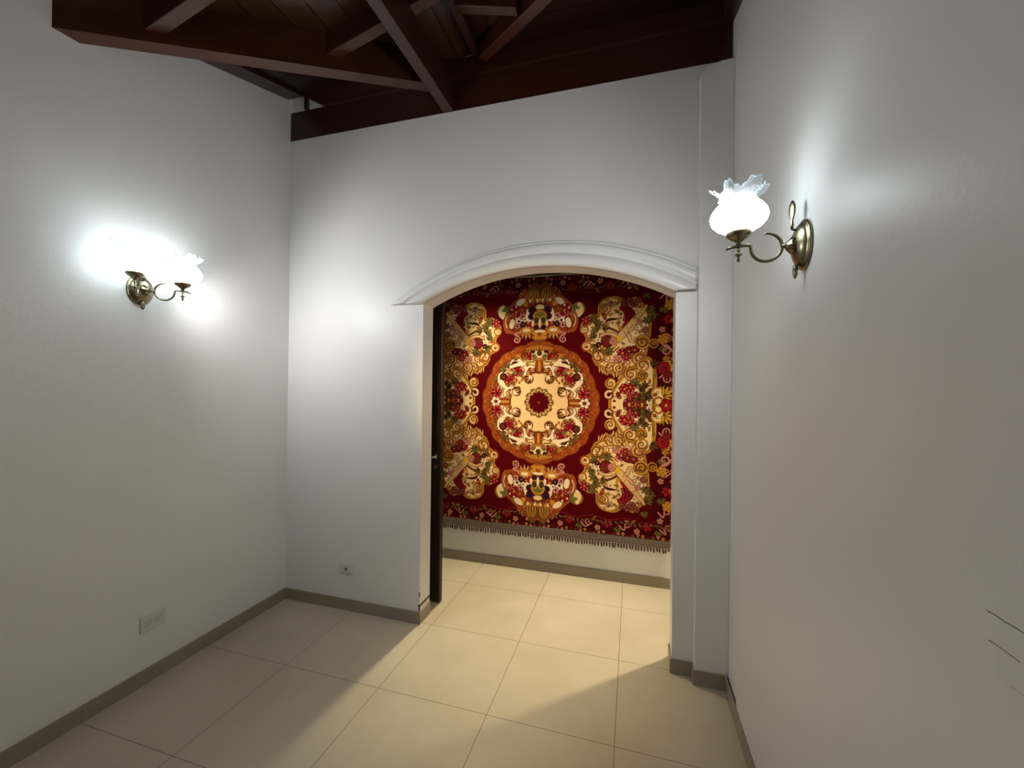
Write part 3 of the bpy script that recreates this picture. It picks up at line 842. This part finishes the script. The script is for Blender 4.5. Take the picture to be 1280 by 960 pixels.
# --- top / bottom cartouche ---------------------------------------------
def Q(X, Y): return (X * 0.000635, 1.15 - 0.00069 * Y)
def QQ(*a): return [Q(x, y) for x, y in a]
p_ = smooth_pts(QQ((-20, 240), (90, 225), (200, 300), (300, 380), (380, 450), (470, 540), (500, 660), (470, 780), (400, 800), (250, 830), (120, 850), (40, 900), (-20, 900)), 8)
stroke(p_, .010, 'dim'); poly_fill([(max(u, 0), v) for u, v in p_], 'rust'); stroke(p_, .006, 'amber')
rng.seed(8)
for i in range(60):
    x, y = rng.uniform(0, 440), rng.uniform(300, 800)
    if x * .9 < 60 + (y - 240) * 1.0: spiral(*Q(x, y), rng.uniform(.012, .024), rng.uniform(0, 6), 1.1, .004, rng.choice(('gold', 'dark', 'pink', 'olive', 'amber')))
disc(*Q(85, 315), .060, 'brown', .9, 1.1); disc(*Q(85, 315), .053, 'olive', .9, 1.1)
for i in range(7): stroke(smooth_pts(QQ((30 + 18 * i, 375), (40 + 16 * i, 310), (60 + 9 * i, 262))), .0035, ('gold', 'brown')[i % 2])
for i in range(9): disc(*Q(10 + 34 * i, 405 + 6 * math.sin(i * 2)), .016, ('gold', 'cream', 'amber')[i % 3]); disc(*Q(22 + 34 * i, 425), .007, 'brown')
disc(*Q(270, 425), .034, 'pale', 1.3, .7, -.6); disc(*Q(200, 450), .022, 'gold')
for (x, y, r, c) in ((330, 545, .060, 'rose'), (250, 520, .040, 'rust'), (160, 690, .046, 'rose'), (290, 660, .040, 'pale'), (240, 600, .030, 'pink'), (230, 700, .028, 'blue'), (310, 720, .028, 'pink'), (370, 600, .030, 'rose'), (205, 640, .024, 'pale')):
    flower(*Q(x, y), r, c, 'dark' if c in ('pale', 'pink') else 'gold', 6, 'dark', x * .1, 'pale' if c == 'rose' else None)
disc(*Q(385, 690), .040, 'brown', .75, 1.3); disc(*Q(385, 690), .033, 'pale', .7, 1.3, .2); disc(*Q(445, 640), .02, 'amber')
stroke(smooth_pts(QQ((440, 560), (490, 650), (470, 750), (390, 790))), .009, 'amber'); stroke(smooth_pts(QQ((450, 570), (480, 660), (455, 740))), .004, 'cream')
disc(*Q(150, 590), .036, 'pale', .8, 1.6); disc(*Q(110, 525), .034, 'blue'); disc(*Q(118, 605), .030, 'blue'); disc(*Q(108, 565), .018, 'dark')
disc(*Q(0, 500), .042, 'brown'); disc(*Q(0, 490), .030, 'cream', 1.2, .7); disc(*Q(0, 540), .022, 'olive', 1.3, .7); disc(*Q(0, 600), .05, 'gold', 1.2, .9); disc(*Q(0, 600), .040, 'green', 1.2, .8)
disc(*Q(48, 655), .030, 'gold', .9, 1.3); disc(*Q(48, 655), .023, 'dgreen', .9, 1.3); disc(*Q(0, 690), .013, 'pale', .8, 3); disc(*Q(50, 740), .022, 'blue'); disc(*Q(95, 690), .014, 'pale', .7, 2)
disc(*Q(0, 815), .060, 'brown', 1.3, .6); disc(*Q(0, 812), .052, 'gold', 1.3, .55); disc(*Q(0, 790), .030, 'pale', 1.6, .4); disc(*Q(0, 830), .02, 'amber')
for i in range(5): disc(*Q(-10 + 22 * i, 868), .012, 'gold', .6, 1.4)
disc(*Q(185, 785), .042, 'gold', 1.2, .9); disc(*Q(185, 775), .024, 'pale', 1.3, .6)
for x, y, a in ((150, 815, -1.8), (185, 825, -1.5), (220, 815, -1.2), (260, 770, -1)): leaf(*Q(x, y), .04, a, 'gold', .3, 'brown', 'cream')
spiral(*Q(318, 890), .034, 1.4, 1.4, .0075, 'pink', tail=QQ((270, 800), (340, 820)))
disc(*Q(515, 530), .056, 'olive'); disc(*Q(500, 530), .040, 'green'); disc(*Q(530, 545), .040, 'cream', .8, 1.2); disc(*Q(505, 510), .02, 'green'); disc(*Q(525, 480), .018, 'cream'); disc(*Q(520, 610), .012, 'pale')

# --- central medallion --------------------------------------------------
RR = np.hypot(UU, VV * 0.975); TH = np.arctan2(VV * 0.975, UU)
edge = 0.488 + 0.014 * np.abs(np.sin(TH * 12)) + 0.006 * np.cos(TH * 8)
can[RR < edge + .008] = C['brown']; can[RR < edge] = C['amber']
rng.seed(11)
for i in range(150):
    a = rng.uniform(0, math.pi / 2); r = rng.uniform(.405, .488)
    spiral(r * math.cos(a), r * math.sin(a), rng.uniform(.012, .022), rng.uniform(0, 6), 1.2, .0035, rng.choice(('gold', 'brown', 'rust', 'rust', 'gold', 'brown')))
for k in range(12):
    a = (k + .5) * math.pi / 24; disc(.478 * math.cos(a), .478 * math.sin(a), .020, 'rust'); disc(.478 * math.cos(a), .478 * math.sin(a), .013, 'amber')
can[RR < 0.408 + 0.010 * np.cos(TH * 16)] = C['brown']
can[RR < 0.400 + 0.010 * np.cos(TH * 16)] = C['cream']


def octant(sw):
    P = (lambda u, v: (v, u)) if sw else (lambda u, v: (u, v))
    L_ = lambda *a: [P(*p) for p in a]
    # amorini either side of the pedestal
    for wdt, col in ((.006, 'brown'), (0, 'pale')):
        stroke(smooth_pts(L_((.052, .300), (.085, .305), (.115, .275), (.125, .235))), [.010 + wdt] * 19, col)
        stroke(smooth_pts(L_((.125, .300), (.160, .325), (.215, .335), (.275, .330))), [.017 + wdt - .0004 * i for i in range(19)], col)
        stroke(smooth_pts(L_((.140, .330), (.185, .362), (.235, .352))), [.011 + wdt] * 13, col)
    disc(*P(.090, .198), .043, 'brown'); disc(*P(.086, .205), .030, 'flesh'); spiral(*P(.098, .192), .030, .5, 1.4, .007, 'dark'); disc(*P(.078, .212), .014, 'pale')
    spiral(*P(.112, .180), .020, 1.5, 1.2, .005, 'olive')
    stroke(smooth_pts(L_((.03, .262), (.065, .255), (.09, .27))), .005, 'brown'); stroke(smooth_pts(L_((.05, .345), (.09, .345), (.11, .325))), .006, 'olive')
    # blossoms towards the diagonal
    flower(*P(.190, .262), .046, 'rose', 'drose', 6, 'dark', .3, 'pink'); disc(*P(.216, .318), .034, 'dark'); disc(*P(.216, .320), .020, 'brown')
    mleaf(*P(.265, .295), .055, 1.0 if not sw else .57, 'green', 3, 'olive'); leaf(*P(.150, .215), .05, 1.0 if not sw else .57, 'brown', .4, 'dark', 'gold')
    stroke(smooth_pts(L_((.300, .250), (.320, .190), (.325, .130))), [.014] * 13, 'pale'); stroke(smooth_pts(L_((.285, .250), (.302, .190), (.305, .130))), .004, 'brown')
    disc(*P(.250, .215), .018, 'green'); disc(*P(.225, .23), .016, 'drose')
    flower(*P(.085, .392), .036, 'rose', 'drose', 5, 'dark', .1, 'pink'); flower(*P(.140, .385), .026, 'rust', 'gold', 5, 'dark', .6); mleaf(*P(.19, .372), .040, .2, 'green', 3, 'gold')
    # pedestal on the axis
    u0, v0 = (0, .30)
    for hw, va, vb, col in ((.050, .245, .262, 'brown'), (.036, .258, .365, 'brown'), (.030, .262, .360, 'amber'), (.010, .262, .350, 'gold'), (.044, .355, .372, 'brown'), (.040, .358, .368, 'gold')):
        poly_fill(L_((-.001, va), (hw, va), (hw, vb), (-.001, vb)), col)
    poly_fill(L_((.016, .262), (.020, .262), (.020, .350), (.016, .350)), 'dark')


for sw in (False, True): octant(sw)
# north/south caps: cream block with green diamonds, crown of leaves
poly_fill([(0, .372), (.072, .372), (.072, .445), (0, .445)], 'brown'); poly_fill([(0, .376), (.066, .376), (.066, .440), (0, .440)], 'cream')
disc(0, .418, .022, 'dgreen'); disc(.048, .395, .018, 'green'); disc(.056, .435, .018, 'blue'); disc(.03, .385, .010, 'olive')
for k in range(5): leaf(.015 + .02 * k, .445, .05 - .004 * k, 1.5 - .18 * k, 'gold', .5, 'brown', 'amber')
# east/west: white blossom with dark heart between reds
flower(.385, 0, .048, 'pale', 'dark', 6, 'dark', 0); flower(.372, .072, .042, 'rose', 'dark', 6, 'dark', .5, 'pink'); disc(.385, 0, .017, 'drose'); flower(.43, .045, .022, 'rust', 'gold')
for r, c in ((.128, 'brown'), (.122, 'olive'), (.112, 'cream')):
    m = RR < r * (0.86 + 0.14 * np.abs(np.cos(TH * 6))); can[m] = C[c]
for k in range(13): leaf(.078 * math.cos(k * math.pi / 24 * 2), .078 * math.sin(k * math.pi / 24 * 2), .034, k * math.pi / 12, 'gold' if k % 2 else 'cream', .35, 'brown', 'olive')
can[RR < 0.086 + 0.008 * np.cos(TH * 12)] = C['dark']; can[RR < 0.080 + 0.008 * np.cos(TH * 12)] = C['red']
disc(0, 0, .010, 'rust')

rng.seed(33)
for i in range(420):
    a = rng.uniform(0, math.pi / 2); r = rng.uniform(.235, .395); u, v = r * math.cos(a), r * math.sin(a)
    if np.allclose(can[int(v / RES), int(u / RES)], cream_) and rng.random() < .7:
        k = rng.random()
        if k < .5: spiral(u, v, rng.uniform(.007, .014), rng.uniform(0, 6), rng.choice((1.1, -1.1)), .003, rng.choice(('brown', 'olive', 'gold', 'rust')))
        elif k < .75: leaf(u, v, rng.uniform(.018, .034), rng.uniform(0, 6), rng.choice(('gold', 'olive', 'green', 'amber')), .36, 'brown', 'gold')
        else: flower(u, v, rng.uniform(.009, .014), rng.choice(('drose', 'rose', 'rust')), 'gold', 5, 'dark', u * 50)

# --- mirror into the full cloth, weave speckle, build mesh ----------------
half = np.concatenate([can[:, ::-1], can], 1); full = np.concatenate([half[::-1], half], 0)
g = np.random.default_rng(5)
full = full * (1 + 0.16 * (g.random(full.shape[:2]) - 0.5))[..., None] * (1 + 0.06 * np.sin(np.arange(full.shape[0]) * 2.1))[:, None, None]
H_, W_ = full.shape[:2]
TXC, TZC, TYF = -0.768, 1.447, 3.467
us = (np.arange(W_) / (W_ - 1) - 0.5) * 2 * HU; vs = (np.arange(H_) / (H_ - 1) - 0.5) * 2 * HV
gu, gvv = np.meshgrid(us, vs)
gy = 0.004 * np.sin(gu * 5.1 + 0.6) * (0.5 - gvv / 2.2) + 0.002 * np.sin(gu * 13 + gvv * 2)
co = np.stack([gu, gy, gvv + TZC], -1).reshape(-1, 3)
root = empty('tapestry', (TXC, TYF, 0)); tag(root, 'large red and gold floral medallion tapestry hanging on the hall wall', 'tapestry')
me = bpy.data.meshes.new('cloth')
idx = np.arange(H_ * W_).reshape(H_, W_)
quads = np.stack([idx[:-1, :-1], idx[:-1, 1:], idx[1:, 1:], idx[1:, :-1]], -1).reshape(-1, 4)
me.vertices.add(H_ * W_); me.vertices.foreach_set('co', co.ravel())
me.loops.add(quads.size); me.loops.foreach_set('vertex_index', quads.ravel().astype(np.int32))
me.polygons.add(len(quads)); me.polygons.foreach_set('loop_start', np.arange(0, quads.size, 4, dtype=np.int32))
me.update(calc_edges=True)
ca = me.color_attributes.new('weave', 'FLOAT_COLOR', 'POINT')
ca.data.foreach_set('color', np.concatenate([full.reshape(-1, 3), np.ones((H_ * W_, 1))], 1).ravel().astype(np.float32))
t = NT('woven_velvet', rough=0.9, spec=0.08)
at = t.n('ShaderNodeVertexColor', layer_name='weave'); t.color(at.outputs[0])
p, c = t.pos(); t.bump(t.noise(p, 500, 2), 0.15, 0.002)
me.materials.append(t.m)
me.polygons.foreach_set('use_smooth', np.ones(len(quads), bool))
cl = bpy.data.objects.new('cloth', me); COL.objects.link(cl); cl.parent = root
M['hem'] = NT('pale_cloth_hem', rough=0.8, col=(0.50, 0.42, 0.33)).m
tb = NT('grey_brown_braid', rough=0.8)
p, c = tb.pos()
wv_ = tb.math('ADD', tb.math('SINE', tb.math('MULTIPLY', c[0], 420.0)), tb.math('SINE', tb.math('MULTIPLY', c[2], 330.0)))
tb.color(tb.mix(tb.ramp(wv_, -1.2, 1.2), (0.10, 0.065, 0.05), (0.27, 0.21, 0.165)))
tb.bump(wv_, 0.6, 0.003)
M['braid'] = tb.m
M['tassel'] = NT('dark_maroon_yarn', rough=0.8, col=(0.085, 0.03, 0.025)).m
ztop, zbot = TZC + HV, TZC - HV
obj('top_hem', boxbm(-HU, HU, -0.004, 0.012, ztop - 0.002, ztop + 0.010), M['hem'], root)
obj('backing', boxbm(-HU + .01, HU - .01, 0.009, 0.013, zbot + .01, ztop - .004), M['hem'], root)
bm = bmesh.new()
n = 60; top = []; bot = []
for i in range(n + 1):
    u = -HU + 2 * HU * i / n
    e = min(abs(u) - (HU - 0.07), 0.07); lift = 0.028 * (e / 0.07) ** 2 if e > 0 else 0
    top.append((u, zbot + 0.012)); bot.append((u, zbot - 0.046 + lift))
prism(bm, [(u, -0.006, z) for u, z in bot] + [(u, -0.006, z) for u, z in top[::-1]], (0, 0.012, 0))
obj('braid', bm, M['braid'], root)
# yarn tassels along the braid
NTS = 96
tas = None
for i in range(NTS):
    u = -HU + 0.012 + (2 * HU - 0.024) * i / (NTS - 1)
    if tas is None:
        bm = bmesh.new(); tube(bm, [(0, 0, 0.004), (0, 0, -0.004), (0.0005, 0, -0.016), (0.001, 0, -0.030), (0.001, 0, -0.040)], [.0035, .005, .0062, .0066, .0045], 8)
        o = tas = obj('tassel', bm, M['tassel'], root, smooth=True)
    else:
        o = tas.copy(); COL.objects.link(o); o.parent = root
    e = min(abs(u) - (HU - 0.07), 0.07); lift = 0.028 * (e / 0.07) ** 2 if e > 0 else 0
    o.location = (u, 0.0, zbot - 0.046 + lift); o.rotation_euler = (rng.uniform(-.1, .1), rng.uniform(-.16, .16), rng.uniform(0, 3)); o.scale = (1, 1, rng.uniform(.85, 1.12))
